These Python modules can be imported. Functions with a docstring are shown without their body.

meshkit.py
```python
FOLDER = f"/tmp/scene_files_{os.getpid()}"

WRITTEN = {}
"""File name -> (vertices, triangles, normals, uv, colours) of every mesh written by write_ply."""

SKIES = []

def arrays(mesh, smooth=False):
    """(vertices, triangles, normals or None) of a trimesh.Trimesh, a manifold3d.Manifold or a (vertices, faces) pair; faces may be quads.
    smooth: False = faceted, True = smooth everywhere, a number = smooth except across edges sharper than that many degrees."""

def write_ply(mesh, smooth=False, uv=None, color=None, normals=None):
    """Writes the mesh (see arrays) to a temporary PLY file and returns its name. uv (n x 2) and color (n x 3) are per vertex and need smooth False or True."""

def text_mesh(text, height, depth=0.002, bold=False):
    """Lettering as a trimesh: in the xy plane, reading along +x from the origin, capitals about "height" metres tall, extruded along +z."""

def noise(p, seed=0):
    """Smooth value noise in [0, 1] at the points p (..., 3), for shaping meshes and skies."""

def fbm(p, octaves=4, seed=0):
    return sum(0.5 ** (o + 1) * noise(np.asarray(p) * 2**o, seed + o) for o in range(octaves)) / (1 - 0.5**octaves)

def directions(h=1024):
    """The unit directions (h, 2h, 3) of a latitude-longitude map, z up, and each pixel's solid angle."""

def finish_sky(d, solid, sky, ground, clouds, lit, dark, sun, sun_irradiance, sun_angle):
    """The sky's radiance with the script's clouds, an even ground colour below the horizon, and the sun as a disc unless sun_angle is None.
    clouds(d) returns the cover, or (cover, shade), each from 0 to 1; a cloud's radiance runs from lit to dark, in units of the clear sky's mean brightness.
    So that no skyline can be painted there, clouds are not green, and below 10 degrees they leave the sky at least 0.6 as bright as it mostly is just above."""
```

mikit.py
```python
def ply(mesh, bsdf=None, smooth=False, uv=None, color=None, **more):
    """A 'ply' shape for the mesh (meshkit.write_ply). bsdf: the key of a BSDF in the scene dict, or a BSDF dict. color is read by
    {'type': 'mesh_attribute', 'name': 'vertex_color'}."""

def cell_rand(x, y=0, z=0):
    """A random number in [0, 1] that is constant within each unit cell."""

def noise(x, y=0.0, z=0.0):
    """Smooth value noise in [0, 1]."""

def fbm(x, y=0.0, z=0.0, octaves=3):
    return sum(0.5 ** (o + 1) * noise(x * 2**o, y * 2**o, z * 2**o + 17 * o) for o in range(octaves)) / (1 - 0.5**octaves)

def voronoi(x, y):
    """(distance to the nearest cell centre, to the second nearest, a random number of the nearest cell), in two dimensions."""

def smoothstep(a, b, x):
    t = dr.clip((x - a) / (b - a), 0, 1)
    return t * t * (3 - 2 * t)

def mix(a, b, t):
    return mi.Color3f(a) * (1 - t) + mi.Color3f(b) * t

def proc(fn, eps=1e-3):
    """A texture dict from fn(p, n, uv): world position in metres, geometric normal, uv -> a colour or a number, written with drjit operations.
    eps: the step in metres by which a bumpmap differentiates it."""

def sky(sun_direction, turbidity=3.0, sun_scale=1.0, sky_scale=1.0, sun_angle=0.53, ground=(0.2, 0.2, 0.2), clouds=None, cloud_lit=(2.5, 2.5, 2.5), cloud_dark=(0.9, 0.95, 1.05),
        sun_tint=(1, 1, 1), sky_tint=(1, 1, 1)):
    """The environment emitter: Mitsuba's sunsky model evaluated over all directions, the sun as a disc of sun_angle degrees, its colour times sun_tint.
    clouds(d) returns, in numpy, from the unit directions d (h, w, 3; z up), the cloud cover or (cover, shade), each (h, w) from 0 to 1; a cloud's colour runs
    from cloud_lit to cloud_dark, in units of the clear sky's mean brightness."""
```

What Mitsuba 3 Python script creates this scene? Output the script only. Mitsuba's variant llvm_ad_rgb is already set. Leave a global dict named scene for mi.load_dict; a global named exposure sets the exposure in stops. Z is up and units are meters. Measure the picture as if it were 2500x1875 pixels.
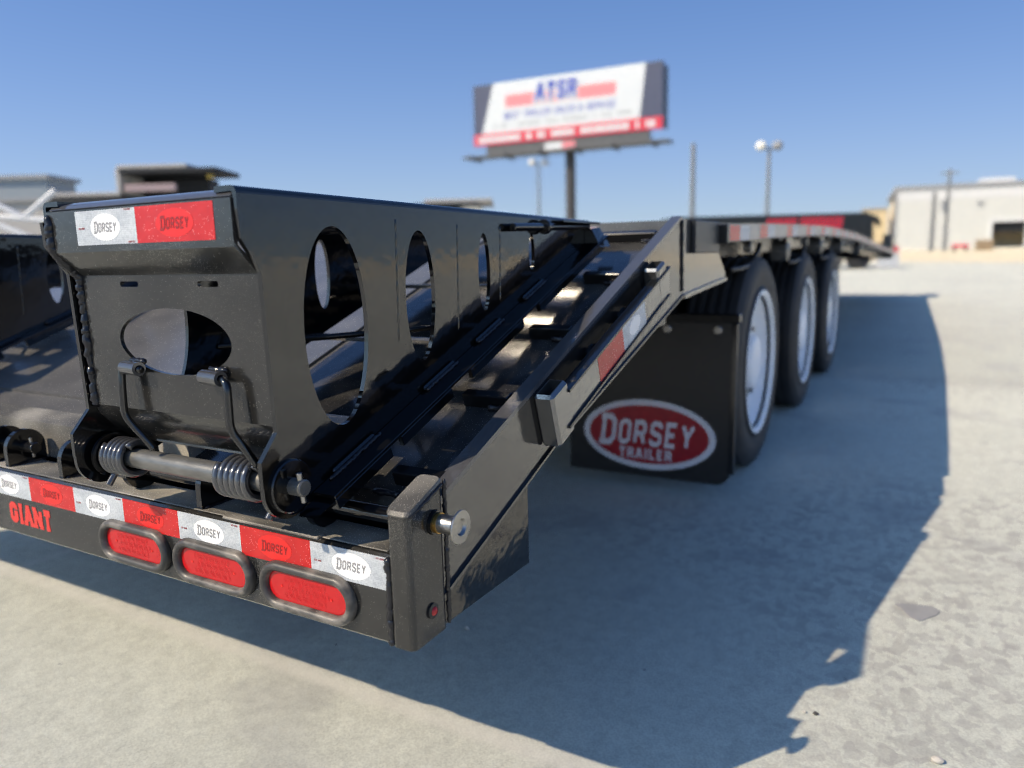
import math
import numpy as np
import trimesh
import manifold3d
import drjit as dr
import mitsuba as mi
import mikit, meshkit
from mikit import proc, noise, fbm, voronoi, smoothstep, mix, cell_rand
from shapely.geometry import Polygon, LineString, Point, box as sbox
from shapely import affinity
from shapely.ops import unary_union

T = mi.ScalarTransform4f
scene, labels = {}, {}
# ------------------------------------------------------------------ camera, light, exposure
CAM = np.array([1.54667, -0.76270, 0.93872])
RIGHT, DOWN, FWD = np.array([[0.873042, 0.487076, -0.023527], [0.064379, -0.162949, -0.984532], [-0.483376, 0.858023, -0.173619]])
scene['camera'] = {'type': 'thinlens', 'fov': math.degrees(2 * math.atan(1250 / 1796.46)), 'fov_axis': 'x',
                   'to_world': T().look_at(origin=CAM.tolist(), target=(CAM + FWD).tolist(), up=(-DOWN).tolist()),
                   'aperture_radius': 0.0057, 'focus_distance': 1.2, 'near_clip': 0.05, 'far_clip': 2000.0}
SUN = np.array([-0.6854, -0.9763, 1.0])
def haze_veil(d):     # thin pale haze that thickens evenly towards the whole horizon
    return 0.62 * np.exp(-np.maximum(d[..., 2], 0) / 0.115)


scene['sky'] = mikit.sky(SUN.tolist(), turbidity=7.0, ground=(0.46, 0.45, 0.42), sky_tint=(0.36, 0.55, 0.90), sun_tint=(0.96, 1.0, 1.02),
                         clouds=haze_veil, cloud_lit=(1.95, 2.3, 2.3))
exposure = 2.04
rng = np.random.default_rng(7)


# ------------------------------------------------------------------ materials
def rgb(*c):
    return {'type': 'rgb', 'value': list(c)}


def mat(name, base, rough=0.4, metallic=0.0, spec=0.5, bump=None, bump_scale=1.0, eps=1e-3, **kw):
    b = {'type': 'principled', 'base_color': base if isinstance(base, dict) else rgb(*base),
         'roughness': rough, 'metallic': metallic, **kw}
    if 'eta' not in kw:
        b['specular'] = spec
    if bump is not None:
        b = {'type': 'bumpmap', 'nested': {'type': 'proc', **proc(bump, eps)}, 'scale': bump_scale, 'bsdf': b}
    scene[name] = b
    return name


def peel(p, n, uv):      # orange peel and slow waviness of thick black paint
    return 0.00010 * noise(p.x * 105, p.y * 105, p.z * 105) + 0.00016 * noise(p.x * 50 + 9, p.y * 50, p.z * 50) + 0.0010 * noise(p.x * 7, p.y * 7, p.z * 7 + 3)


def speck(p, dens, size):
    d, _, r = voronoi(p.x * size + p.y * 0.7 * size, p.z * size + p.y * 0.6 * size)
    return dr.select((d < 0.16 + 0.14 * r) & (r > 1 - dens), 1.0, 0.0)


def dusty(p, n, uv):     # dust film and light paint flecks on the faces towards the road
    f = fbm(p.x * 9, p.y * 9, p.z * 9, 4)
    c = mix((0.009, 0.009, 0.0088), (0.024, 0.0235, 0.022), f)
    near = smoothstep(0.44, 0.75, noise(p.x * 11 + 3, p.z * 7, p.y * 9))
    s = speck(p, 0.22, 900.0) * near + 0.7 * speck(p, 0.03, 600.0)
    c = c + mi.Color3f(0.30, 0.29, 0.26) * dr.minimum(s, 1.0) * 0.8
    v = fbm(p.x * 2.2 + 31, p.z * 60, p.y * 3, 2)
    return c * (0.86 + 0.28 * v)


def dust_top(p, n, uv):
    f = fbm(p.x * 22, p.y * 22, p.z * 22, 4)
    g = smoothstep(0.38, 0.72, fbm(p.x * 5 + 7, p.y * 8, p.z * 5, 3))
    c = mix((0.07, 0.068, 0.062), (0.34, 0.32, 0.275), g * (0.5 + 0.8 * f))
    return c + mi.Color3f(0.3, 0.28, 0.25) * speck(p, 0.10, 700.0)


def deck_grain(p, n, uv):
    f = fbm(p.x * 14, p.y * 14, p.z * 14, 4)
    c = mix((0.060, 0.061, 0.064), (0.125, 0.123, 0.118), f)
    return c + mi.Color3f(0.22, 0.21, 0.19) * speck(p, 0.05, 420.0)


def weave(p, n, uv):
    a = smoothstep(0.3, 0.7, noise(p.x * 520, p.z * 520 + p.y * 300))
    b = smoothstep(0.25, 0.75, fbm(p.x * 30, p.z * 60, p.y * 20, 3))
    s = dr.select(dr.abs(dr.sin(p.z * 1150.0)) > 0.8, 0.05, 0.0)
    return mix((0.34, 0.37, 0.40), (0.50, 0.53, 0.55), 0.45 * a + 0.55 * b) + mi.Color3f(1, 1, 1) * s


def redtape(p, n, uv):
    b = fbm(p.x * 40, p.z * 60, p.y * 40, 3)
    c = mix((0.42, 0.010, 0.010), (0.55, 0.020, 0.018), b)
    return c + mi.Color3f(0.25, 0.2, 0.2) * speck(p, 0.08, 380.0)


def tyre_col(p, n, uv):
    f = fbm(p.x * 8, p.y * 8, p.z * 8, 3)
    return mix((0.018, 0.018, 0.019), (0.045, 0.043, 0.040), f)


def grommet_col(p, n, uv):
    f = fbm(p.x * 30, p.y * 30, p.z * 40, 4)
    return mix((0.045, 0.043, 0.040), (0.17, 0.155, 0.135), smoothstep(0.42, 0.75, f))


def concrete_col(p, n, uv):
    big = fbm(p.x * 0.35 + 5, p.y * 0.35, 0, 3)
    mid = fbm(p.x * 2.6, p.y * 2.6, 1.7, 4)
    fine = fbm(p.x * 46, p.y * 46, 5.1, 3)
    grit = noise(p.x * 330, p.y * 330, 2)
    c = mix((0.445, 0.455, 0.398), (0.545, 0.558, 0.490), 0.45 * big + 0.55 * mid)
    c = c * (0.76 + 0.24 * fine + 0.24 * grit)
    c = c * (1 - 0.17 * smoothstep(4.9, 5.0, p.y + 0.05 * p.x))      # darker beyond the joint
    # greyer damp-stained blotches
    wx, wy = p.x + 0.06 * noise(p.x * 9, p.y * 9, 3), p.y + 0.06 * noise(p.x * 9, p.y * 9, 8)
    bl = smoothstep(0.60, 0.78, fbm(wx * 3.3 + 20, wy * 3.3, 4, 3))
    c = mix(c, mi.Color3f(0.30, 0.30, 0.30) * (0.9 + 0.2 * fine), 0.36 * bl)
    # patchy worn skin, strongest to the right of the trailer
    qx, qy = p.x + 0.016 * noise(p.x * 40, p.y * 40, 1), p.y + 0.016 * noise(p.x * 40, p.y * 40, 6)
    zone = smoothstep(0.36, 0.66, fbm(p.x * 0.9 + 2.2, p.y * 0.9 + 0.6, 9, 2) + 0.20 * smoothstep(0.9, 1.6, p.x) - 0.14 * smoothstep(1.8, 4.0, p.y))
    sp = smoothstep(0.56, 0.66, fbm(qx * 33 + 3, qy * 29, 2, 2)) * zone
    c = mix(c, mi.Color3f(0.285, 0.28, 0.262), 0.54 * sp * (0.4 + 0.6 * noise(p.x * 5, p.y * 5, 7)))
    sp2 = smoothstep(0.58, 0.66, fbm(qx * 52 + 13, qy * 46, 5, 2)) * zone
    c = mix(c, mi.Color3f(0.30, 0.29, 0.275), 0.34 * sp2)
    # small dark specks
    d2, _, r2 = voronoi(p.x * 13 + 2 * noise(p.x * 3, p.y * 3, 1), p.y * 13)
    c = mix(c, mi.Color3f(0.12, 0.115, 0.11), dr.select((r2 > 0.985) & (d2 < 0.06), 0.5, 0.0))
    # sawn joints, every 4.6 m
    j = dr.minimum(dr.abs(p.y - 4.95 - 4.6 * dr.round((p.y - 4.95) / 4.6)), dr.abs(p.x + 0.9 - 4.6 * dr.round((p.x + 0.9) / 4.6)))
    c = mix(c, mi.Color3f(0.60, 0.585, 0.54), 0.45 * smoothstep(0.045, 0.006, j + 0.012 * noise(p.x * 20, p.y * 20, 2)))
    return c


def concrete_bump(p, n, uv):
    return 0.0011 * fbm(p.x * 90, p.y * 90, 0, 3) + 0.004 * fbm(p.x * 9, p.y * 9, 3, 3)


def grass_col(p, n, uv):
    return mix((0.40, 0.35, 0.245), (0.49, 0.435, 0.32), fbm(p.x * 0.8, p.y * 0.8, 0, 4))


def siding(p, n, uv):
    s = dr.abs(dr.sin((p.x + p.y) * 6.0))
    return mix((0.55, 0.56, 0.53), (0.63, 0.64, 0.605), 0.6 * s + 0.4 * fbm(p.x * 0.7, p.y * 0.7, p.z * 0.5, 3))


BLACK = mat('black_paint', (0.0035, 0.0036, 0.0040), 0.07, bump=peel, eta=1.72)
BLACK2 = mat('black_satin', (0.006, 0.006, 0.0065), 0.18, eta=1.6)
DUSTY = mat('black_dusty', proc(dusty), 0.15, eta=1.66, bump=lambda p, n, uv: 0.00016 * noise(p.x * 70, p.y * 70, p.z * 70) + 0.0012 * noise(p.x * 8, p.y * 8, p.z * 8))
SIDE = mat('black_side_paint', (0.014, 0.014, 0.0145), 0.10, bump=peel, eta=2.2)
SIDE2 = mat('rail_side_paint', (0.035, 0.035, 0.034), 0.14, bump=peel, eta=2.9)
RAILM = mat('rail_grey_paint', (0.20, 0.20, 0.195), 0.30, eta=2.2)
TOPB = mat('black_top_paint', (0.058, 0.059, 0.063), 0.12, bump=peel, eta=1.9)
TOPD = mat('black_dust_top', proc(dust_top), 0.45)
DECK = mat('deck_paint', proc(deck_grain), 0.22, eta=1.7)
WELD = mat('weld_paint', (0.012, 0.012, 0.015), 0.20)
STEEL = mat('bare_steel', (0.40, 0.39, 0.37), 0.30, metallic=1.0, bump=lambda p, n, uv: 0.0006 * fbm(p.x * 160, p.y * 160, p.z * 160, 2))
GREYSTEEL = mat('grey_steel', proc(lambda p, n, uv: mix((0.11, 0.108, 0.10), (0.23, 0.225, 0.21), fbm(p.x * 40, p.y * 90, p.z * 90, 3))), 0.34, metallic=0.55)
STRIP_SHADE = mat('deck_shade_paint', proc(lambda p, n, uv: mix((0.016, 0.0165, 0.018), (0.050, 0.049, 0.046), smoothstep(0.35, 0.8, fbm(p.x * 14, p.y * 14, p.z * 14, 4))) + mi.Color3f(0.2, 0.19, 0.17) * speck(p, 0.06, 700.0)), 0.14, eta=1.6)  # darker, glossier copy of the deck paint; shade beside the ramp in its colour
CLEAT = mat('cleat_paint', (0.012, 0.012, 0.013), 0.34)
SPRING = mat('spring_steel', (0.036, 0.036, 0.038), 0.15, eta=2.0)
BRASS = mat('brass', (0.60, 0.36, 0.10), 0.3, metallic=1.0)
TAPEW = mat('tape_silver', proc(weave), 0.35, spec=0.5)
TAPER = mat('tape_red', proc(redtape), 0.30, spec=0.5)
OVALW = mat('oval_white', (0.80, 0.80, 0.79), 0.35)
OVALR = mat('oval_red', (0.66, 0.018, 0.014), 0.28)
INKG = mat('ink_grey', (0.26, 0.26, 0.265), 0.4)
INKC = mat('ink_code', (0.34, 0.13, 0.13), 0.4)
INKR = mat('ink_dark_red', (0.27, 0.010, 0.010), 0.4)
VINYL = mat('red_vinyl', (0.60, 0.030, 0.022), 0.35)
LENS = mat('lens_red', (0.47, 0.006, 0.008), 0.09, clearcoat=0.6)
RUBBER = mat('grommet_rubber', proc(grommet_col), 0.42)
TYRE = mat('tyre_rubber', proc(tyre_col), 0.62)
FLAP = mat('flap_rubber', (0.012, 0.012, 0.013), 0.36)
WHEELW = mat('wheel_white', (0.90, 0.90, 0.90), 0.30)
LOGOR = mat('logo_red', (0.36, 0.006, 0.016), 0.35)
LOGOW = mat('logo_white', (0.72, 0.70, 0.74), 0.4)
CONC = mat('concrete', proc(concrete_col), 0.85, spec=0.25, bump=concrete_bump)
PATCH = mat('patch_mortar', proc(lambda p, n, uv: mix((0.23, 0.235, 0.235), (0.33, 0.33, 0.325), fbm(p.x * 30, p.y * 30, 2, 4))), 0.8, spec=0.25)
GRASS = mat('dry_grass_mat', proc(grass_col), 0.95, spec=0.1)
SIDING = mat('siding', proc(siding), 0.6)
CREAM = mat('cream_wall', (0.60, 0.50, 0.32), 0.7)
TRIMG = mat('trim_grey', (0.30, 0.31, 0.32), 0.6)
DARK = mat('dark_void', (0.012, 0.013, 0.015), 0.6)
BBWHITE = mat('sign_white', (0.64, 0.67, 0.68), 0.5)
PALEPINK = mat('faded_sign', (0.36, 0.27, 0.27), 0.6)
BBNAVY = mat('sign_navy', (0.060, 0.072, 0.125), 0.5)
BBBLUE = mat('sign_blue', (0.045, 0.075, 0.42), 0.5)
BBRED = mat('sign_red', (0.62, 0.035, 0.065), 0.5)
BBPINK = mat('sign_salmon', (0.72, 0.24, 0.26), 0.5)
BBGREY = mat('sign_frame', (0.10, 0.105, 0.11), 0.6)
POLEG = mat('pole_grey', (0.20, 0.21, 0.215), 0.7)
POLED = mat('pole_brown', (0.065, 0.06, 0.058), 0.6)
LAMPW = mat('lamp_glass', (0.82, 0.80, 0.70), 0.3)
GREYP = mat('grey_panel', (0.26, 0.30, 0.33), 0.5)
WHITEP = mat('white_paint', (0.66, 0.67, 0.67), 0.4)
WOODP = mat('pallet_wood', (0.36, 0.27, 0.17), 0.8)
LTEDGE = mat('bleached_deck_edge', (0.42, 0.40, 0.37), 0.7)
YEL = mat('yellow_paint', (0.50, 0.34, 0.06), 0.5)
STONE = mat('pebble_stone', (0.46, 0.44, 0.40), 0.85)
STONED = mat('pebble_dark', (0.05, 0.05, 0.05), 0.8)


# ------------------------------------------------------------------ mesh helpers
def cat(*m):
    return trimesh.util.concatenate([x for x in m if x is not None])


def hull(pts):
    return trimesh.PointCloud(np.asarray(pts, float)).convex_hull


def bx(x0, x1, y0, y1, z0, z1, c=0.0):
    """box with chamfered edges"""
    c = min(c, 0.45 * min(x1 - x0, y1 - y0, z1 - z0))
    if c <= 0:
        return trimesh.creation.box(bounds=[[x0, y0, z0], [x1, y1, z1]])
    P = []
    for sx in (0, 1):
        for sy in (0, 1):
            for sz in (0, 1):
                q = np.array([[x0, x1][sx], [y0, y1][sy], [z0, z1][sz]])
                d = np.array([1 - 2 * sx, 1 - 2 * sy, 1 - 2 * sz]) * c
                for k in range(3):
                    e = d.copy(); e[k] = 0
                    P.append(q + e)
    return hull(P)


def polys(g):
    return [q for q in getattr(g, 'geoms', [g]) if not q.is_empty and q.area > 1e-10]


def ext(poly, h):
    return cat(*[trimesh.creation.extrude_polygon(q, h, engine='earcut') for q in polys(poly)])


def platex(poly, x0, x1):      # polygon in (y, z), thick along x
    m = ext(poly, x1 - x0)
    v = m.vertices
    m.vertices = np.c_[v[:, 2] + x0, v[:, 0], v[:, 1]]
    return m


def platey(poly, y0, y1):      # polygon in (x, z), thick along y; the front face looks to -y
    m = ext(poly, y1 - y0)
    v = m.vertices
    m.vertices = np.c_[v[:, 0], y1 - v[:, 2], v[:, 1]]
    return m


def platez(poly, z0, z1):
    m = ext(poly, z1 - z0)
    m.apply_translation([0, 0, z0])
    return m


def tube(path, r, n=12, closed=False, caps=True, flat=None):
    """round tube along a polyline; r a number or one per point"""
    P = np.asarray(path, float)
    N = len(P)
    r = np.broadcast_to(np.asarray(r, float), N)
    t = np.roll(P, -1, 0) - np.roll(P, 1, 0) if closed else np.gradient(P, axis=0)
    t /= np.linalg.norm(t, axis=1, keepdims=True) + 1e-12
    a = np.array([0, 0, 1.0]) if abs(t[0][2]) < 0.9 else np.array([1.0, 0, 0])
    u = np.cross(t[0], a); u /= np.linalg.norm(u)
    V = []
    ang = np.linspace(0, 2 * np.pi, n, endpoint=False)
    for i in range(N):
        u = u - t[i] * (u @ t[i]); u /= np.linalg.norm(u)
        w = np.cross(t[i], u)
        V.append(P[i] + r[i] * (np.cos(ang)[:, None] * u + np.sin(ang)[:, None] * w))
    V = np.concatenate(V)
    F = []
    M = N if closed else N - 1
    for i in range(M):
        j = (i + 1) % N
        for k in range(n):
            l = (k + 1) % n
            F += [[i * n + k, i * n + l, j * n + l], [i * n + k, j * n + l, j * n + k]]
    if caps and not closed:
        V = np.vstack([V, P[0], P[-1]])
        for k in range(n):
            l = (k + 1) % n
            F += [[N * n, k, l][::-1], [N * n + 1, (N - 1) * n + l, (N - 1) * n + k][::-1]]
    m = trimesh.Trimesh(V, F, process=False)
    if m.volume < 0:
        m.invert()
    return m


def lathe_x(prof, n=48):
    """revolve (x, r) profile points about the x axis; closed profile"""
    p = np.asarray(prof, float)
    a = np.linspace(0, 2 * np.pi, n, endpoint=False)
    V = np.concatenate([np.c_[np.full(n, x), r * np.cos(a), r * np.sin(a)] for x, r in p])
    F = []
    K = len(p)
    for i in range(K):
        j = (i + 1) % K
        for k in range(n):
            l = (k + 1) % n
            F += [[i * n + k, i * n + l, j * n + l], [i * n + k, j * n + l, j * n + k]]
    m = trimesh.Trimesh(V, F, process=False)
    m.merge_vertices()
    m.update_faces(m.nondegenerate_faces())
    if m.volume < 0:
        m.invert()
    return m


def cyl(a, b, r, n=20, c=0.0):
    a, b = np.asarray(a, float), np.asarray(b, float)
    if c > 0:
        d = (b - a) / np.linalg.norm(b - a)
        return tube([a, a + d * 1e-5, a + d * c, b - d * c, b - d * 1e-5, b], [r - c, r - c, r, r, r - c, r - c], n)
    return tube([a, b], r, n)


def weld_bead(path, r, step=0.0035, seed=0, n=7):
    """a lumpy fillet bead"""
    P = np.asarray(path, float)
    d = np.r_[0, np.cumsum(np.linalg.norm(np.diff(P, axis=0), axis=1))]
    s = np.linspace(0, d[-1], max(4, int(d[-1] / step)))
    Q = np.c_[[np.interp(s, d, P[:, k]) for k in range(3)]].T
    g = np.random.default_rng(seed)
    k = np.convolve(g.normal(0, 1, len(s) + 4), np.ones(3) / 3, 'same')[2:-2]
    rr = r * (1 + 0.16 * k + 0.10 * np.sin(s / 0.0022))
    rr[0] *= 0.6; rr[-1] *= 0.6
    Q += g.normal(0, r * 0.14, Q.shape)
    return tube(Q, np.maximum(rr, r * 0.45), n)


def diff(a, b):
    return trimesh.boolean.difference([a, b], engine='manifold')


def ell(cx, cy, a, b, n=48):
    t = np.linspace(0, 2 * np.pi, n, endpoint=False)
    return Polygon(np.c_[cx + a * np.cos(t), cy + b * np.sin(t)])


def put(key, mesh, bsdf, smooth=False, label=None, **kw):
    k, i = key, 0
    while k in scene:
        i += 1
        k = f'{key}_{i:03d}'
    scene[k] = mikit.ply(mesh, bsdf, smooth=smooth)
    if label or kw:
        labels[k] = {**({'label': label} if label else {}), **kw}
    return k


def copy(key, src, mesh_T):
    k, i = key, 0
    while k in scene:
        i += 1
        k = f'{key}_{i:03d}'
    scene[k] = {**scene[src], 'to_world': mesh_T}
    return k


def tag(key, label, category, group=None):
    labels[key] = {'label': label, 'category': category, **({'group': group} if group else {})}


# ------------------------------------------------------------------ lettering from strokes (unit height)
G = {
    'A': (.62, [[(0, 0), (.25, 1), (.37, 1), (.62, 0)], [(.10, .33), (.52, .33)]]),
    'B': (.56, [[(0, 0), (0, 1), (.40, 1), (.52, .88), (.52, .64), (.40, .52), (0, .52)], [(.40, .52), (.56, .38), (.56, .13), (.42, 0), (0, 0)]]),
    'C': (.54, [[(.54, .74), (.54, .86), (.40, 1), (.14, 1), (0, .86), (0, .14), (.14, 0), (.40, 0), (.54, .14), (.54, .26)]]),
    'D': (.58, [[(-.10, 1), (.40, 1), (.58, .80), (.58, .20), (.40, 0), (-.10, 0)], [(.06, 0), (.06, 1)]]),
    'E': (.48, [[(.48, 1), (0, 1), (0, 0), (.48, 0)], [(0, .5), (.40, .5)]]),
    'G': (.58, [[(.56, .72), (.56, .86), (.42, 1), (.14, 1), (0, .86), (0, .14), (.14, 0), (.42, 0), (.56, .14), (.56, .42), (.32, .42)]]),
    'I': (.14, [[(.07, 0), (.07, 1)]]),
    'K': (.56, [[(0, 0), (0, 1)], [(.54, 1), (.08, .48), (.56, 0)]]),
    'L': (.46, [[(0, 1), (0, 0), (.46, 0)]]),
    'N': (.60, [[(0, 0), (0, 1), (.06, 1), (.54, 0), (.60, 0), (.60, 1)]]),
    'O': (.54, [[(.27, 1), (.14, 1), (0, .86), (0, .14), (.14, 0), (.40, 0), (.54, .14), (.54, .86), (.40, 1), (.26, 1)]]),
    'R': (.56, [[(0, 0), (0, 1), (.40, 1), (.54, .86), (.54, .60), (.40, .47), (0, .47)], [(.34, .47), (.56, 0)]]),
    'S': (.52, [[(.52, .78), (.52, .88), (.40, 1), (.12, 1), (0, .88), (0, .64), (.12, .53), (.40, .47), (.52, .36), (.52, .12), (.40, 0), (.12, 0), (0, .12), (0, .22)]]),
    'T': (.56, [[(0, 1), (.56, 1)], [(.28, 0), (.28, 1)]]),
    'V': (.58, [[(0, 1), (.29, 0), (.58, 1)]]),
    'Y': (.58, [[(0, 1), (.29, .46), (.58, 1)], [(.29, 0), (.29, .48)]]),
    '&': (.60, [[(.60, 0), (.10, .72), (.10, .88), (.22, 1), (.34, 1), (.44, .88), (.44, .76), (.0, .34), (.0, .12), (.12, 0), (.38, 0), (.60, .30)]]),
    '-': (.36, [[(0, .5), (.36, .5)]]),
    '2': (.50, [[(0, .78), (.12, 1), (.38, 1), (.50, .86), (.50, .64), (0, .02), (.50, .02)]]),
}


def word(text, h, w=0.16, gap=0.13, shear=0.0, slab=0.0, sx=1.0, big=None, space=0.45):
    """a shapely shape; its left end at x = 0, its foot at y = 0"""
    out, x = [], 0.0
    for i, c in enumerate(text):
        if c == ' ':
            x += space
            continue
        wd, st = G[c]
        k = 1.26 if (big and i == 0) else 1.0
        L = [LineString([(px, py * (1 - w) + w / 2) for px, py in s]).buffer(w / 2, cap_style='flat', join_style='mitre', mitre_limit=2.5) for s in st]
        g = unary_union(L)
        if slab and c in 'GIANTRKL':
            feet = {'I': [.07], 'A': [0, .62], 'N': [0, .60], 'T': [.28], 'R': [0, .56], 'K': [0], 'L': [0], 'G': []}[c]
            tops = {'I': [.07], 'A': [], 'N': [0], 'T': [], 'R': [], 'K': [0], 'L': [0], 'G': []}[c]
            g = unary_union([g] + [sbox(f - slab, 0, f + slab, w * .62) for f in feet] + [sbox(f - slab, 1 - w * .62, f + slab, 1) for f in tops])
            if c == 'T':
                g = unary_union([g, sbox(-.04, .68, .12, 1), sbox(.44, .68, .60, 1)])
        g = affinity.affine_transform(g, [k * sx, 0, 0, k, (x + w / 2) * 1.0, -0.10 * (k > 1)])
        out.append(g)
        x += (wd * k * sx + w + gap)
    g = unary_union(out)
    return affinity.affine_transform(g, [h, shear * h, 0, h, 0, 0])


def centred(g, cx, cy, width=None):
    x0, y0, x1, y1 = g.bounds
    s = 1.0 if width is None else width / (x1 - x0)
    return affinity.affine_transform(g, [s, 0, 0, s, cx - s * (x0 + x1) / 2, cy - s * (y0 + y1) / 2])


DORSEY = word('DORSEY', 1.0, w=0.185, gap=0.075, shear=0.12, big=True, sx=0.66)
DOTC2 = word('DOT-C2', 1.0, w=0.2, gap=0.16)

# ------------------------------------------------------------------ the setting
ang = np.linspace(0, 2 * np.pi, 64, endpoint=False)
put('concrete_yard', platez(Polygon(np.c_[450 * np.cos(ang), 450 * np.sin(ang)]), -0.2, 0.0), CONC)
labels['concrete_yard'] = {'kind': 'structure'}
put('dry_grass_verge', platez(Polygon([(-60, 78), (0.3, 46.2), (5, 42.0), (40, 36), (60, 60), (60, 210), (-90, 240)]), -0.1, 0.012), GRASS)
labels['dry_grass_verge'] = {'kind': 'structure'}
pp = [(1.531, 1.312), (1.56, 1.325), (1.612, 1.334), (1.630, 1.318), (1.618, 1.288), (1.600, 1.262), (1.584, 1.240), (1.565, 1.252), (1.551, 1.280)]
put('concrete_patch', platez(Polygon(pp).buffer(.006).buffer(-.003), -0.01, 0.0025), PATCH)
labels['concrete_patch'] = {'kind': 'structure'}

# ------------------------------------------------------------------ the trailer
TR = 'flatbed_trailer'
tag(TR, 'glossy black flatbed trailer in the foreground with sloped tail, folded ramps and red tail lights', 'trailer')


def P_(s):
    return f'{TR}__{s}'


# --- bumper
put(P_('bumper'), bx(-1.62, 0.916, 0.0, 0.088, 0.388, 0.525, 0.006), DUSTY)
put(P_('bumper__dusty_top'), bx(-1.60, 0.90, 0.012, 0.080, 0.520, 0.5262, 0.001), TOPD, label='dust-covered top face of the bumper')
# scuffed strip on the upper edge
put(P_('bumper__scuffed_edge'), bx(0.565, 0.775, 0.003, 0.020, 0.5235, 0.5285, 0.0015), TOPD, label='scraped bare strip on the bumper edge')
B = 0.1524
segs = [(-3 * B, -2 * B, 1), (-2 * B, -B, 1), (-B, 0, 0), (0, B, 1), (B, 2 * B, 0), (2 * B, 3 * B, 1), (3 * B, 4 * B, 0), (4 * B, 5 * B, 1), (5 * B, 0.908, 0)]
segs[0] = (-3 * B, -2 * B, 0)


def tape_piece(prefix, x0, x1, z0, z1, y, red, cx=None, owidth=0.074, oheight=0.040):
    put(prefix, platey(sbox(x0, z0, x1, z1), y - 0.0006, y + 0.001), TAPER if red else TAPEW,
        label='red reflective tape strip' if red else 'silver reflective tape strip')
    cx = cx if cx is not None else (x0 + x1) / 2
    cz = (z0 + z1) / 2
    base = prefix.rsplit('__', 1)[0] + '__tape_oval'
    put(base, platey(ell(cx, cz, owidth / 2, oheight / 2), y - 0.0010, y + 0.0005), OVALR if red else OVALW)
    put(prefix.rsplit('__', 1)[0] + '__tape_lettering', platey(centred(DORSEY, cx, cz, owidth * 0.77), y - 0.0015, y), INKR if red else INKG)


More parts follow.
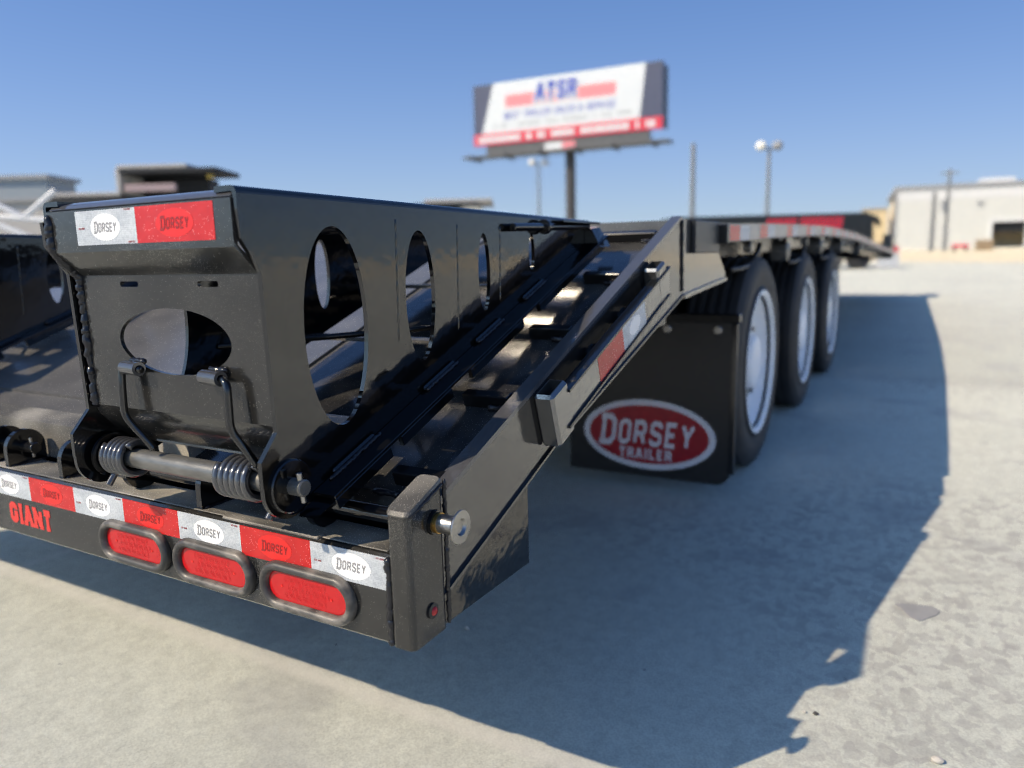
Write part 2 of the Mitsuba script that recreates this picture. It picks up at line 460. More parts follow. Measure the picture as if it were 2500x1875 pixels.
for x0, x1, red in segs:
    tape_piece(P_('bumper__reflective_tape'), x0, x1, 0.4722, 0.5215, 0.0, red, cx=x0 + B * 0.50 if x1 - x0 > .15 else x0 + 0.079)
dots = []
for x0, x1, red in segs:
    if not red and x0 > -0.2:
        a = affinity.rotate(affinity.scale(DOTC2, 0.0045, 0.0045, origin=(0, 0)), 180, origin=(0, 0))
        dots.append(centred(a, x0 + 0.014, 0.494, 0.014))
        dots.append(centred(a, min(x1, x0 + B) - 0.012, 0.5188, 0.014))
put(P_('bumper__tape_code'), platey(unary_union(dots), -0.0013, 0), INKC)
put(P_('bumper__red_lettering'), platey(affinity.scale(centred(word('GIANT', 1.0, w=0.30, gap=0.10, slab=0.20), -0.014, 0.4375, 0.148), 1.0, 1.28, origin=(-0.014, 0.4375)), -0.0008, 0.0005), VINYL, label='red slab lettering')


# --- oval tail lights
def stadium(cx, cz, hl, r, n=16):
    a = np.linspace(-np.pi / 2, np.pi / 2, n)
    return np.r_[np.c_[cx + hl + r * np.cos(a), cz + r * np.sin(a)], np.c_[cx - hl - r * np.cos(a), cz - r * np.sin(a)]]


def ring_mesh(cx, y, cz, R, r, n=14, m=6):
    a = np.linspace(0, 2 * np.pi, n, endpoint=False)
    return tube(np.c_[cx + R * np.cos(a), np.full(n, y), cz + R * np.sin(a)], r, m, closed=True)


for cx in (0.331, 0.541, 0.7515):
    cz = 0.4385
    st = stadium(cx, cz, 0.0575, 0.0320, 18)
    g = tube(np.c_[st[:, 0], np.full(len(st), -0.004), st[:, 1]], 0.0080, 14, closed=True)
    g.vertices[:, 1] = -0.004 + (g.vertices[:, 1] + 0.004) * 1.25
    k = P_('tail_light')
    i = 0
    while k + '__grommet' in scene:
        i += 1
        k = P_('tail_light') + f'_{i:03d}'
    put(k + '__grommet', g, RUBBER, smooth=True)
    # domed lens in three steps
    lp = []
    for s, yy in ((1.0, 0.004), (1.0, -0.0015), (0.94, -0.0035), (0.80, -0.0042)):
        q = stadium(cx, cz, 0.0575 * (0.985 if s < 1 else 1), 0.0270 * s, 18)
        lp.append(np.c_[q[:, 0], np.full(len(q), yy), q[:, 1]])
    lens = hull(np.concatenate(lp))
    rel = []
    for iz, dz in enumerate((0.0128, 0.0, -0.0128)):
        for ix in range(6):
            xx = cx + (ix - 2.5) * 0.0146 + (0.0071 if iz == 1 else 0) - 0.003
            rel.append(ring_mesh(xx, -0.0043, cz + dz, 0.0062, 0.0004, 18, 5))
            rel.append(ring_mesh(xx, -0.0043, cz + dz, 0.0033, 0.0004, 14, 5))
    for q in (0.010, 0.0135, 0.017):
        for sgn in (-1, 1):
            a = np.linspace(-1.1, 1.1, 10)
            rel.append(tube(np.c_[cx + sgn * (0.0535 + q * np.cos(a)), np.full(10, -0.0038), cz + q * np.sin(a)], 0.0006, 5))
    put(k + '__lens', cat(lens, *rel), LENS, smooth=35)
    for dx, dz in ((0.050, -0.002), (-0.052, 0.0)):
        put(k + '__led', cyl((cx + dx, -0.0052, cz + dz), (cx + dx, -0.002, cz + dz), 0.0024, 8), OVALR)

# --- corner post with pin
foot = Polygon([(0.916, -0.009), (0.956, -0.009), (0.956, 0.0755), (0.916, 0.0755)])
foot = foot.buffer(-0.010).buffer(0.010, quad_segs=6)
post = ext(foot, 0.26)
post.apply_translation([0, 0, 0.394])
post.vertices[:, 2] = np.where(post.vertices[:, 2] > 0.5, 0.588 + 0.36 * np.clip(post.vertices[:, 1] + 0.009, 0, 1), post.vertices[:, 2])
post = diff(post, cyl((0.94, 0.050, 0.566), (1.0, 0.050, 0.566), 0.0185, 28))
put(P_('corner_post'), post, DUSTY, smooth=30)
cap_pts = np.array(foot.exterior.coords)[:-1]
cap = []
for s, dz in ((1.0, 0.0005), (1.03, 0.004), (0.95, 0.0085)):
    c0 = cap_pts.mean(0)
    q = c0 + (cap_pts - c0) * s
    cap.append(np.c_[q, 0.588 + 0.36 * (q[:, 1] + 0.009) + dz])
put(P_('corner_post__cap'), hull(np.concatenate(cap)), TOPD, label='dusty sloped cap of the corner post')
put(P_('corner_post__weld'), weld_bead([(0.957, 0.0765, 0.40), (0.957, 0.0765, 0.622)], 0.0036, seed=3), WELD, smooth=True)
put(P_('corner_post__weld'), weld_bead([(0.9125, -0.002, 0.392), (0.9125, -0.002, 0.524)], 0.0058, seed=4, n=9), WELD, smooth=True)
put(P_('corner_post__weld'), weld_bead([(0.954, -0.006, 0.590), (0.957, 0.03, 0.602), (0.957, 0.072, 0.617)], 0.003, seed=5), WELD, smooth=True)
ax, ay = 0.050, 0.566
pin = lathe_x([(0.90, 0.0135), (0.992, 0.0135), (0.9955, 0.0155), (0.9985, 0.0225), (1.0005, 0.0245), (1.0025, 0.0238), (1.0030, 0.0125), (0.9985, 0.0095), (0.9975, 0.0), (0.90, 0.0)], 40)
pin.apply_translation([0, ax, ay])
put(P_('ramp_pin'), pin, STEEL, smooth=28, label='bare steel pin with a flanged round head')
bush = lathe_x([(0.950, 0.0178), (0.9625, 0.0178), (0.9625, 0.0140), (0.950, 0.0140)], 36)
bush.apply_translation([0, ax, ay])
put(P_('ramp_pin__bushing'), bush, BLACK, smooth=30)
brass = lathe_x([(0.9627, 0.0150), (0.9675, 0.0150), (0.9675, 0.0137), (0.9627, 0.0137)], 36)
brass.apply_translation([0, ax, ay])
put(P_('ramp_pin__brass_ring'), brass, BRASS, smooth=30)
ml = lathe_x([(0.9555, 0.0), (0.9600, 0.0), (0.9600, 0.0085), (0.9590, 0.0115), (0.9555, 0.0115)], 28)
ml.apply_translation([0, 0.036, 0.437])
put(P_('marker_light__rim'), ml, FLAP, smooth=30)
ml = lathe_x([(0.9585, 0.0), (0.9635, 0.0), (0.9628, 0.004), (0.9605, 0.0066), (0.9585, 0.0066)], 24)
ml.apply_translation([0, 0.036, 0.437])
put(P_('marker_light__lens'), ml, LENS, smooth=True, label='small round red side marker')


# --- beavertail: sloped deck, side beam
def zd(y): return 0.536 + 0.361 * y
def zb(y): return 0.5423 + 0.3606 * y


deckp = Polygon([(0.108, zd(0.108)), (1.27, zd(1.27)), (1.27, zd(1.27) - 0.008), (0.116, zd(0.108) - 0.008), (0.116, 0.53), (0.108, 0.53)])
put(P_('tail_deck__plate'), platex(deckp, -1.60, 0.352), DECK)
put(P_('tail_deck__plate'), platex(deckp, 0.3523, 0.932), STRIP_SHADE)  # same deck, with the shade by the ramp painted into it
# wear plate strips between the ramps and a header bar
put(P_('tail_deck__header_bar'), platex(Polygon([(0.100, zd(0.1) - 0.045), (0.100, zd(0.1) + 0.030), (0.150, zd(0.15) + 0.026), (0.150, zd(0.15) - 0.0)]), -1.60, 0.365), TOPD)
put(P_('tail_deck__seam_bar'), platex(Polygon([(0.235, zd(0.235)), (0.235, zd(0.235) + 0.007), (1.25, zd(1.25) + 0.007), (1.25, zd(1.25))]), -0.70, 0.34), DECK)
put(P_('tail_deck__weld'), weld_bead([(0.80, 0.106, zd(0.106)), (0.925, 0.106, zd(0.106))], 0.005, seed=6), WELD, smooth=True)
# web of side beam (polygon in y, z)
web = Polygon([(0.0765, zb(0.0765) + 0.012), (1.28, 1.024), (1.30, 0.815), (0.454, 0.578), (0.0765, 0.441)])
put(P_('side_beam'), platex(web, 0.930, 0.945), SIDE)
fl = Polygon([(0.0765, zb(0.0765) + 0.012), (1.28, 1.024), (1.28, 1.032), (0.0765, zb(0.0765) + 0.021)])
put(P_('side_beam__top_flange'), platex(fl, 0.917, 0.9465), TOPB)
lf = Polygon([(0.0765, 0.441), (0.454, 0.578), (1.30, 0.815), (1.30, 0.811), (0.454, 0.573), (0.0765, 0.435)])
put(P_('side_beam__bottom_flange'), platex(lf, 0.86, 0.950), SIDE)
put(P_('side_beam__weld'), weld_bead([(0.9155, 0.10, zb(0.1) + 0.010), (0.9155, 1.2, zb(1.2) + 0.008)], 0.005, step=0.007, seed=8), WELD, smooth=True)
put(P_('bumper__bottom_plate'), bx(-1.60, 0.925, 0.087, 0.125, 0.420, 0.540 - 0.11, 0.001), BLACK2)
put(P_('tail_deck__rear_skirt'), bx(-1.60, 0.925, 0.109, 0.117, 0.431, 0.531), BLACK2)
put(P_('gusset_plate'), platex(Polygon([(0.0765, 0.390), (0.356, 0.382), (0.356, 0.535), (0.0765, 0.434)]), 0.930, 0.9435), BLACK)

# cross cleats on the tail deck
for i, yc in enumerate((0.136, 0.365, 0.629, 0.915, 1.192)):
    xs = (0.828, 0.922) if i == 0 else (0.815, 0.910)
    if i == 4:
        xs = (0.72, 0.905)
    c = bx(xs[0], xs[1], -0.011, 0.011, 0.0, 0.026, 0.0018)
    c.apply_transform(trimesh.transformations.rotation_matrix(math.atan(0.361), [1, 0, 0]))
    c.apply_translation([0, yc, zd(yc)])
    put(P_('tail_deck__cleat'), c, BLACK2)
    put(P_('tail_deck__weld'), weld_bead([(xs[1] - 0.04, yc - 0.016, zd(yc) - 0.001), (xs[1] - 0.004, yc - 0.016, zd(yc) - 0.001)], 0.0065, seed=20 + i), WELD, smooth=True)

# --- rub rail with stake pockets along the tail
xo = 0.985
def zr(y): return 0.7045 + 0.345 * (y - 0.583)
rr = Polygon([(0.440, zr(0.440) - 0.033), (0.440, zr(0.440) + 0.036), (1.045, zr(1.045) + 0.034), (1.052, zr(1.052) - 0.035)])
put(P_('rub_rail'), platex(rr, xo - 0.012, xo), SIDE2)
for s0, nm in ((+0.0315, 0), (-0.0365, 1)):
    lip = Polygon([(0.442, zr(0.442) + s0), (0.442, zr(0.442) + s0 + 0.005), (1.045, zr(1.045) + s0 + 0.005), (1.045, zr(1.045) + s0)])
    put(P_('rub_rail__lip'), platex(lip, xo - 0.02, xo + 0.005), BLACK)


def on_slope(mesh, y, z, x=0.0):
    mesh.apply_transform(trimesh.transformations.rotation_matrix(math.atan(0.345), [1, 0, 0]))
    mesh.apply_translation([x, y, z])
    return mesh


def pocket(y, zc, hw, hh):
    m = diff(bx(0.9455, xo + 0.001, -hw, hw, -hh, hh, 0.006), bx(0.953, xo - 0.007, -hw + 0.007, hw - 0.007, -hh - 0.1, hh + 0.1))
    return on_slope(m, y, zc)


put(P_('stake_pocket'), pocket(0.425, 0.650, 0.034, 0.054), SIDE2, smooth=25)
put(P_('stake_pocket'), pocket(1.0, 0.858, 0.032, 0.050), SIDE2, smooth=25)
put(P_('stake_pocket__weld'), weld_bead([(0.952, 0.389, 0.688), (0.956, 0.405, 0.640), (0.952, 0.418, 0.590)], 0.0065, step=0.006, seed=11), WELD, smooth=True)
for y in (0.655, 0.835):
    sp = lathe_x([(0.945, 0.024), (0.949, 0.024), (0.952, 0.0145), (0.974, 0.0145), (0.974, 0.0), (0.945, 0.0)], 24)
    sp.apply_translation([0, y, zr(y) - 0.002])
    put(P_('pipe_spool'), sp, BLACK, smooth=30)
sl = math.hypot(1, 0.345)
for y0, y1, red in ((0.583, 0.718, 1), (0.718, 0.859, 0)):
    tp = Polygon([(y0 - 0.000, zr(y0) + 0.0265), (y0 + 0.016, zr(y0) - 0.0235), (y1 + 0.016, zr(y1) - 0.0235), (y1, zr(y1) + 0.0265)])
    put(P_('rub_rail__reflective_tape'), platex(tp, xo - 0.001, xo + 0.0007), TAPER if red else TAPEW, label='red tape on the rub rail' if red else 'silver tape on the rub rail')
e = affinity.rotate(ell(0, 0, 0.036, 0.019), math.degrees(math.atan(0.345)), origin=(0, 0))
put(P_('rub_rail__tape_oval'), platex(affinity.translate(e, 0.797, zr(0.79) + 0.002), xo, xo + 0.0011), OVALW)

# --- main deck, cambered
cy_ = [1.20, 1.67, 2.2, 3.03, 4.39, 5.95, 7.13, 9.95, 14.4]
cz_ = [1.016, 1.016, 1.029, 1.044, 1.062, 1.053, 1.031, 0.950, 0.835]
ys = np.r_[np.linspace(1.275, 2.2, 7), np.linspace(2.5, 14.4, 40)]
from scipy.interpolate import PchipInterpolator
zt = PchipInterpolator(cy_, cz_)


def strip(y0, y1, off0, off1, n=40):
    """polygon in (y, z) that follows the camber between two offsets below the rail's top"""
    q = np.linspace(y0, y1, n)
    return Polygon(np.r_[np.c_[q, zt(q) + off0], np.c_[q, zt(q) + off1][::-1]])


put(P_('main_deck'), platex(strip(1.276, 14.4, 0.006, -0.03), -1.57, 0.93), DECK)
put(P_('main_deck__edge_strip'), platex(strip(1.70, 14.4, -0.012, -0.03), 0.9305, 0.9738), BLACK2)
side = Polygon([(1.281, 1.0235), (1.70, 1.018), (1.70, 0.928), (1.80, 0.862), (1.80, 0.846), (1.302, 0.815)])
put(P_('deck_side_panel'), platex(side, 0.932, 0.945), SIDE2)
put(P_('deck_side_panel__lower_lip'), platex(Polygon([(1.302, 0.815), (1.80, 0.846), (1.80, 0.834), (1.302, 0.803)]), 0.90, 0.952), SIDE2)
put(P_('deck_side_panel__dark_reflection_plate'), bx(0.9455, 0.960, 1.372, 1.653, 0.929, 1.0235, 0.003), FLAP, label='square matte black plate standing in for a dark reflection on the deck side')  # matte plate added to imitate a dark reflection in the side panel
put(P_('deck_side_panel__weld'), weld_bead([(0.9475, 1.29, 0.825), (0.9475, 1.28, 1.02)], 0.004, seed=12), WELD, smooth=True)
put(P_('deck_side_frame'), platex(strip(1.80, 14.4, -0.035, -0.125), 0.80, 0.812), BLACK2)
put(P_('deck_rail'), platex(strip(1.672, 14.4, 0.0, -0.0535, 60), xo - 0.011, xo), RAILM, label='flat side rail along the cambered deck')
put(P_('deck_rail__end_tube'), bx(0.9385, xo, 1.655, 1.672, 0.955, 1.018, 0.004), BLACK)
for y in np.arange(2.05, 14.2, 0.61):
    put(P_('deck_rail__stake_pocket'), bx(0.9385, xo - 0.0115, y, y + 0.08, zt(y) - 0.066, zt(y) - 0.003, 0.003), FLAP)
y = 1.68
k = 0
while y < 12:
    for red in (1, 0):
        q = strip(y, y + 0.148, -0.0015, -0.0515, 4)
        put(P_('deck_rail__reflective_tape'), platex(q, xo - 0.001, xo + 0.0008), TAPER if red else TAPEW)
        y += 0.15
    y += 0.19 if k == 0 else 0.31
    k += 1
for y in (2.95, 4.2, 5.45, 7.2):
    w_ = lathe_x([(0.895, 0.05), (0.965, 0.05), (0.972, 0.03), (0.975, 0.0), (0.895, 0.0)], 20)
    w_.apply_translation([0, y, zt(y) - 0.115])
    put(P_('strap_winch__drum'), w_, GREYSTEEL, smooth=35)
    put(P_('strap_winch__bracket'), bx(0.90, 0.968, y - 0.06, y + 0.06, zt(y) - 0.085, zt(y) - 0.056, 0.003), BLACK2)
for y in (2.11, 3.55):
    put(P_('clearance_lamp'), cyl((0.94, y, zt(y) - 0.082), (0.97, y, zt(y) - 0.082), 0.022, 16, 0.004), GREYSTEEL, smooth=30)
put(P_('front_bulkhead'), bx(-1.55, 0.98, 14.35, 14.44, 0.70, 0.83, 0.01), BLACK2)
put(P_('front_bulkhead__corner_stub'), bx(0.84, 0.985, 13.5, 14.45, 0.84, 1.12, 0.01), BLACK2)
# under-frame
for x in (-0.80, 0.20):
    q_ = np.linspace(1.2, 14.3, 40)
    lo = -0.42 + 0.30 * np.clip((q_ - 6.0) / 5.0, 0, 1)
    put(P_('frame_beam__web'), platex(Polygon(np.r_[np.c_[q_, zt(q_) - 0.031], np.c_[q_, zt(q_) + lo][::-1]]), x, x + 0.012), BLACK2)
    put(P_('frame_beam__flange'), platex(Polygon(np.r_[np.c_[q_, zt(q_) + lo], np.c_[q_, zt(q_) + lo - 0.02][::-1]]), x - 0.08, x + 0.092), BLACK2)
for y in np.arange(1.5, 14.3, 0.55):
    put(P_('crossmember'), bx(-1.45, 0.79, y, y + 0.04, zt(y) - 0.13, zt(y) - 0.032), BLACK2)
put(P_('cross_tube'), bx(-1.5, 0.90, 1.22, 1.30, 0.72, 0.80, 0.01), BLACK2)
# air line bracket ahead of each wheel
for y in (2.45, 3.80, 5.17):
    put(P_('hose_bracket'), tube([(0.90, y + 0.16, 0.955), (0.905, y + 0.10, 0.93), (0.905, y + 0.02, 0.895), (0.905, y - 0.06, 0.874), (0.90, y - 0.2, 0.862), (0.88, y - 0.3, 0.86)], 0.012, 10), FLAP, smooth=True)

# --- wheels
R_, W_ = 0.455, 0.25
tp_ = [(0.0, 0.315), (-0.012, 0.33), (-0.004, 0.37), (-0.002, 0.41), (-0.014, 0.438), (-0.030, 0.4545)]
for g0 in (0.075, 0.115, 0.155, 0.195):
    tp_ += [(-g0 + 0.012, R_), (-g0 + 0.007, R_ - 0.012), (-g0 - 0.007, R_ - 0.012), (-g0 - 0.012, R_)]
tp_ += [(-0.220, 0.4545), (-0.236, 0.438), (-0.248, 0.41), (-0.246, 0.37), (-0.238, 0.33), (-0.25, 0.315), (-0.23, 0.285), (-0.02, 0.285)]
tyre = lathe_x(tp_, 96)
rim = lathe_x([(-0.004, 0.314), (0.000, 0.305), (-0.003, 0.297), (-0.014, 0.290), (-0.060, 0.278), (-0.092, 0.262), (-0.098, 0.240), (-0.084, 0.200), (-0.070, 0.160),
               (-0.066, 0.122), (-0.030, 0.112), (-0.022, 0.100), (-0.020, 0.0), (-0.23, 0.0), (-0.235, 0.312)], 72)
yw0 = 2.52
first = None
for i in range(3):
    for j, x in enumerate((0.944, 0.66)):
        k = P_('wheel')
        n_ = 0
        while k + '__tyre' in scene:
            n_ += 1
            k = P_('wheel') + f'_{n_:03d}'
        tw = T().translate([x, yw0 + 1.365 * i, R_ - 0.002])
        if first is None:
            first = (put(k + '__tyre', tyre, TYRE, smooth=30), put(k + '__rim', rim, WHEELW, smooth=30))
            scene[first[0]]['to_world'] = tw
            scene[first[1]]['to_world'] = tw
        else:
            scene[k + '__tyre'] = {**scene[first[0]], 'to_world': tw}
            scene[k + '__rim'] = {**scene[first[1]], 'to_world': tw}
        if j == 0:
            nuts = cat(*[cyl((0.944 - 0.075, yw0 + 1.365 * i + 0.143 * math.cos(a), R_ + 0.143 * math.sin(a)), (0.944 - 0.045, yw0 + 1.365 * i + 0.143 * math.cos(a), R_ + 0.143 * math.sin(a)), 0.013, 6) for a in np.linspace(0, 2 * np.pi, 10, endpoint=False)])
            put(k + '__wheel_nuts', nuts, GREYSTEEL)
    for x in (-1.316, -1.6):
        k = P_('wheel')
        n_ = 0
        while k + '__tyre' in scene:
            n_ += 1
            k = P_('wheel') + f'_{n_:03d}'
        tw = T().translate([x + 0.05, yw0 + 1.365 * i, R_ - 0.002])
        scene[k + '__tyre'] = {**scene[first[0]], 'to_world': tw}
        scene[k + '__rim'] = {**scene[first[1]], 'to_world': tw}
    put(P_('axle'), cyl((-1.3, yw0 + 1.365 * i, R_), (0.72, yw0 + 1.365 * i, R_), 0.065, 16), BLACK2, smooth=True)

# --- mud flap
yf = 1.965
flap = sbox(0.285, 0.052, 0.945, 0.688)
flap = flap.difference(sbox(0.885, 0.05, 0.95, 0.112)).union(Point(0.885, 0.112).buffer(0.06, quad_segs=8).intersection(sbox(0.885, 0.05, 0.95, 0.112)))
put(P_('mud_flap'), platey(flap, yf, yf + 0.010), FLAP)
put(P_('mud_flap__top_bar'), bx(0.22, 0.965, yf - 0.006, yf + 0.03, 0.672, 0.705, 0.004), BLACK2)
put(P_('mud_flap__edge_bar'), bx(0.936, 0.958, yf - 0.004, yf + 0.016, 0.10, 0.671, 0.004), BLACK2)
put(P_('mud_flap__logo_border'), platey(ell(0.619, 0.223, 0.270, 0.141, 72), yf - 0.0012, yf + 0.001), LOGOW)
put(P_('mud_flap__logo_oval'), platey(ell(0.619, 0.223, 0.245, 0.118, 72), yf - 0.0020, yf), LOGOR, label='dark red oval badge with white lettering')
put(P_('mud_flap__lettering'), platey(centred(DORSEY, 0.612, 0.232, 0.395), yf - 0.0028, yf - 0.001), LOGOW)
put(P_('mud_flap__lettering'), platey(centred(word('TRAILER', 1.0, w=0.21, gap=0.14, sx=0.8, slab=0.12), 0.612, 0.144, 0.215), yf - 0.0028, yf - 0.001), LOGOW)
for x in (0.49, 0.696, 0.887):
    put(P_('mud_flap__bolt'), cyl((x, yf - 0.012, 0.646), (x, yf + 0.012, 0.646), 0.016, 16, 0.003), STEEL, smooth=30)

# --- hinge rods and lugs on the bumper
ra, rz = 0.054, 0.562
put(P_('hinge_rod'), cyl((0.075, ra, rz), (0.917, ra, rz), 0.0125, 20), BLACK, smooth=True)
put(P_('hinge_rod'), cyl((-1.50, ra, rz), (-0.062, ra, rz), 0.0125, 20, 0.002), BLACK2, smooth=True)
put(P_('hinge_rod__cotter'), cyl((-0.078, ra - 0.002, rz + 0.021), (-0.078, ra + 0.002, rz - 0.021), 0.0035, 10), STEEL, smooth=True)
put(P_('hinge_rod__sleeve'), cyl((0.893, ra, rz), (0.9165, ra, rz), 0.0165, 20, 0.002), TOPD, smooth=30)
lug = unary_union([sbox(0.015, 0.5255, 0.093, 0.560), Point(0.054, 0.560).buffer(0.039, quad_segs=12)])
for x in (-0.185, -0.112, 0.083, 0.489, 0.70):
    if x == 0.70:
        continue
    put(P_('bumper__lug'), platex(lug, x, x + 0.013), BLACK)
    put(P_('bumper__weld'), weld_bead([(x + 0.015, 0.02, 0.527), (x + 0.015, 0.09, 0.527)], 0.0035, seed=int(30 + x * 50)), WELD, smooth=True)

# ------------------------------------------------------------------ flip-over ramps
XL, XR = 0.343, 0.775
TH = 0.008
def ztop(y): return 1.034 - 0.0115 * (y + 0.094)
SAX = (-0.042, 0.622)
outline = Polygon([(-.058, .703), (-.063, .924), (-.092, .967), (-.094, ztop(-.094) - .030), (1.04, ztop(1.04) - .030), (1.056, .974), (0.02, .599), (0.0, .585), (-0.09, .610), (-.090, .667)])
lobe = Point(SAX).buffer(0.047, quad_segs=12)
outline = unary_union([outline.difference(sbox(-0.2, 0.5, -0.085, 0.63)), lobe, Polygon([(-.090, .667), (-.058, .703), (0.03, .70), (0.03, .60), (-.089, .625)])])
holes = [(0.076, 0.836, 0.069, 0.150), (0.290, 0.870, 0.043, 0.113), (0.506, 0.904, 0.0225, 0.077), (0.711, 0.943, 0.0135, 0.041)]
plate2d = outline
for c in holes:
    plate2d = plate2d.difference(ell(*c, n=64))


def L_edge(x_out, sgn):
    """rolled top edge of a side plate: leg down, round corner, lip inwards (sgn = direction of the lip)"""
    r = 0.010
    a = np.linspace(0, np.pi / 2, 7)
    o = [(0, -.030), (0, -r)] + [(r - r * np.cos(t), -r + r * np.sin(t)) for t in a[1:]] + [(0.040, 0)]
    ri = r - TH * 0.9
    i_ = [(0.040, -TH)] + [(r - ri * np.cos(t), -r + ri * np.sin(t)) for t in a[::-1]] + [(TH, -.030)]
    pl = Polygon([(x_out + sgn * px, pz) for px, pz in o + i_]).buffer(0)
    m = platey(pl, -0.094, 1.04)
    m.vertices[:, 2] += ztop(m.vertices[:, 1])
    return m


prof = LineString([(-0.094, 1.0185), (-0.094, 0.958), (-0.057, 0.9225), (-0.055, 0.712), (-0.046, 0.694), (-0.026, 0.670), (0.010, 0.640)]).buffer(0.003, cap_style='flat', join_style='mitre')
panel0 = platex(prof, XL + TH + 0.001, XR - TH)


def capsule(cx, cz, w, h):
    return LineString([(cx - w / 2 + h / 2, cz), (cx + w / 2 - h / 2, cz)]).buffer(h / 2, quad_segs=6)


panel = diff(panel0, platey(ell(0.573, 0.822, 0.127, 0.050, 64), -0.2, 0.0))
for cx in (0.485, 0.663):
    panel = diff(panel, platey(capsule(cx, 0.9075, 0.044, 0.0085), -0.1, 0.02))


def ramp(name, dx, full):
    q = lambda s: P_(f'{name}__{s}')

    def add(s, m, b, **kw):
        m = m.copy()
        m.apply_translation([dx, 0, 0])
        return put(q(s), m, b, **kw)

    add('side_plate', cat(platex(plate2d, XR - TH, XR), L_edge(XR, -1)), BLACK)
    add('side_plate', cat(platex(affinity.translate(plate2d, -0.008, 0), XL, XL + TH), L_edge(XL, 1)), BLACK)
    add('rear_panel', panel, DUSTY, smooth=20)
    add('rear_panel__top_fold', platex(LineString([(-0.070, 1.0295), (-0.088, 1.0245), (-0.0945, 1.0188)]).buffer(0.003, cap_style='flat', join_style='mitre'), XL + TH + 0.012, XR - TH), TOPB, smooth=40)
    # cross bars on the tread side, with raised grips
    for yk in np.arange(0.036, 1.02, 0.1085):
        b = bx(XL + TH, XR - TH, yk, yk + 0.056, ztop(yk) - 0.036, ztop(yk) - 0.029)
        add('cross_bar', cat(b, bx(XL + TH, XR - TH, yk, yk + 0.006, ztop(yk) - 0.029, ztop(yk) - 0.012)), BLACK2)
    for yk in (0.14, 0.43, 0.70):
        zz = 0.597 + 0.362 * yk
        add('bottom_bar', bx(XL + TH, XR - TH, yk, yk + 0.05, zz + 0.012, zz + 0.020), DECK)
    add('brace', cyl((XL + TH, 0.20, 0.775), (XR - TH, 0.58, 0.80), 0.006, 8), BLACK2, smooth=True)
    add('brace', cyl((XL + TH, 0.62, 0.86), (XR - TH, 0.24, 0.74), 0.006, 8), BLACK2, smooth=True)
    # foot flange along the sloped edge
    a = math.atan(0.362)
    ln = 1.06 / math.cos(a)
    bar = bx(XR + 0.0005, XR + 0.044, 0.0, ln, -0.003, 0.003, 0.001)
    M = trimesh.transformations.rotation_matrix(a, [1, 0, 0])
    for m_, nm, ma in ((bar, 'foot_flange', BLACK),):
        m_.apply_transform(M)
        m_.apply_translation([0, 0.0, 0.597])
        add(nm, m_, ma)
    for s0, s1 in ((0.0, 0.14), (0.17, 0.33), (0.40, 0.62), (0.70, 1.09)):
        w = bx(XR + 0.034, XR + 0.0435, s0, s1, -0.022, -0.0035, 0.001)
        w.apply_transform(M); w.apply_translation([0, 0.0, 0.597])
        add('foot_flange__web', w, BLACK)
    nose = hull([(XR + 0.002, -0.03, 0.578), (XR + 0.04, -0.028, 0.580), (XR + 0.042, 0.02, 0.598), (XR + 0.002, 0.02, 0.598), (XR + 0.042, 0.03, 0.590), (XR + 0.002, 0.03, 0.590), (XR + 0.006, -0.036, 0.575), (XR + 0.036, -0.034, 0.576)])
    add('foot_flange__nose', nose, BLACK)
    for s0 in (0.045, 0.30, 0.49, 0.70):
        w = bx(XR + 0.0005, XR + 0.0085, s0, s0 + 0.105, 0.0032, 0.0125, 0.003)
        w.apply_transform(M); w.apply_translation([0, 0.0, 0.597])
        add('foot_flange__tab', w, BLACK)
    for s0, s1 in ((0.03, 0.16), (0.30, 0.41), (0.49, 0.60), (0.70, 0.81)):
        c, s = math.cos(a), math.sin(a)
        add('weld', weld_bead([(XR + 0.009, s0 * c, 0.6025 + s0 * s), (XR + 0.009, s1 * c, 0.6025 + s1 * s)], 0.004, seed=int(s0 * 100) + 40), WELD, smooth=True)
    add('toe_plate', hull([(XR + 0.001, 1.00, 0.955), (XR + 0.001, 1.075, 0.955), (XR + 0.001, 1.06, 1.005), (XR + 0.001, 1.0, 1.0),
                           (XR + 0.045, 1.00, 0.952), (XR + 0.045, 1.07, 0.952), (XR + 0.02, 1.055, 1.003), (XR + 0.02, 1.0, 0.998)]), BLACK)
    # seams where stiffeners are welded inside the plate
    for y_, z0, z1 in ((0.228, 0.80, 1.00), (0.412, 0.80, 0.995), (0.572, 0.845, 0.995)):
        add('weld', tube(np.c_[np.full(24, XR - 0.0008), np.linspace(y_, y_ - 0.006, 24), np.linspace(z1, z0, 24)], 0.0022 + 0.0006 * np.sin(np.arange(24) * 2.1), 8), BLACK, smooth=True)
    boss = lathe_x([(XR - 0.001, 0.0), (XR + 0.006, 0.0), (XR + 0.006, 0.037), (XR + 0.004, 0.039), (XR - 0.001, 0.039)], 40)
    boss.apply_translation([0, SAX[0], SAX[1]])
    add('hinge_boss', boss, BLACK, smooth=30)
    add('hinge_bolt', cyl((XR, SAX[0], SAX[1]), (XR + 0.029, SAX[0], SAX[1]), 0.0125, 24, 0.002), GREYSTEEL, smooth=30)
    add('hinge_bolt__cross_pin', cyl((XR + 0.0215, SAX[0] - 0.003, SAX[1] + 0.0225), (XR + 0.0215, SAX[0] + 0.003, SAX[1] - 0.0225), 0.0042, 12, 0.0006), STEEL, smooth=30)
    if not full:
        return
    add('weld', weld_bead([(XL + TH + 0.0085, -0.058, 0.706), (XL + TH + 0.0085, -0.060, 0.918), (XL + TH + 0.0085, -0.096, 0.960), (XL + TH + 0.0085, -0.097, 1.012)], 0.0072, seed=50, n=9), WELD, smooth=True)
    # reflective tape on the panel
    yt = -0.097
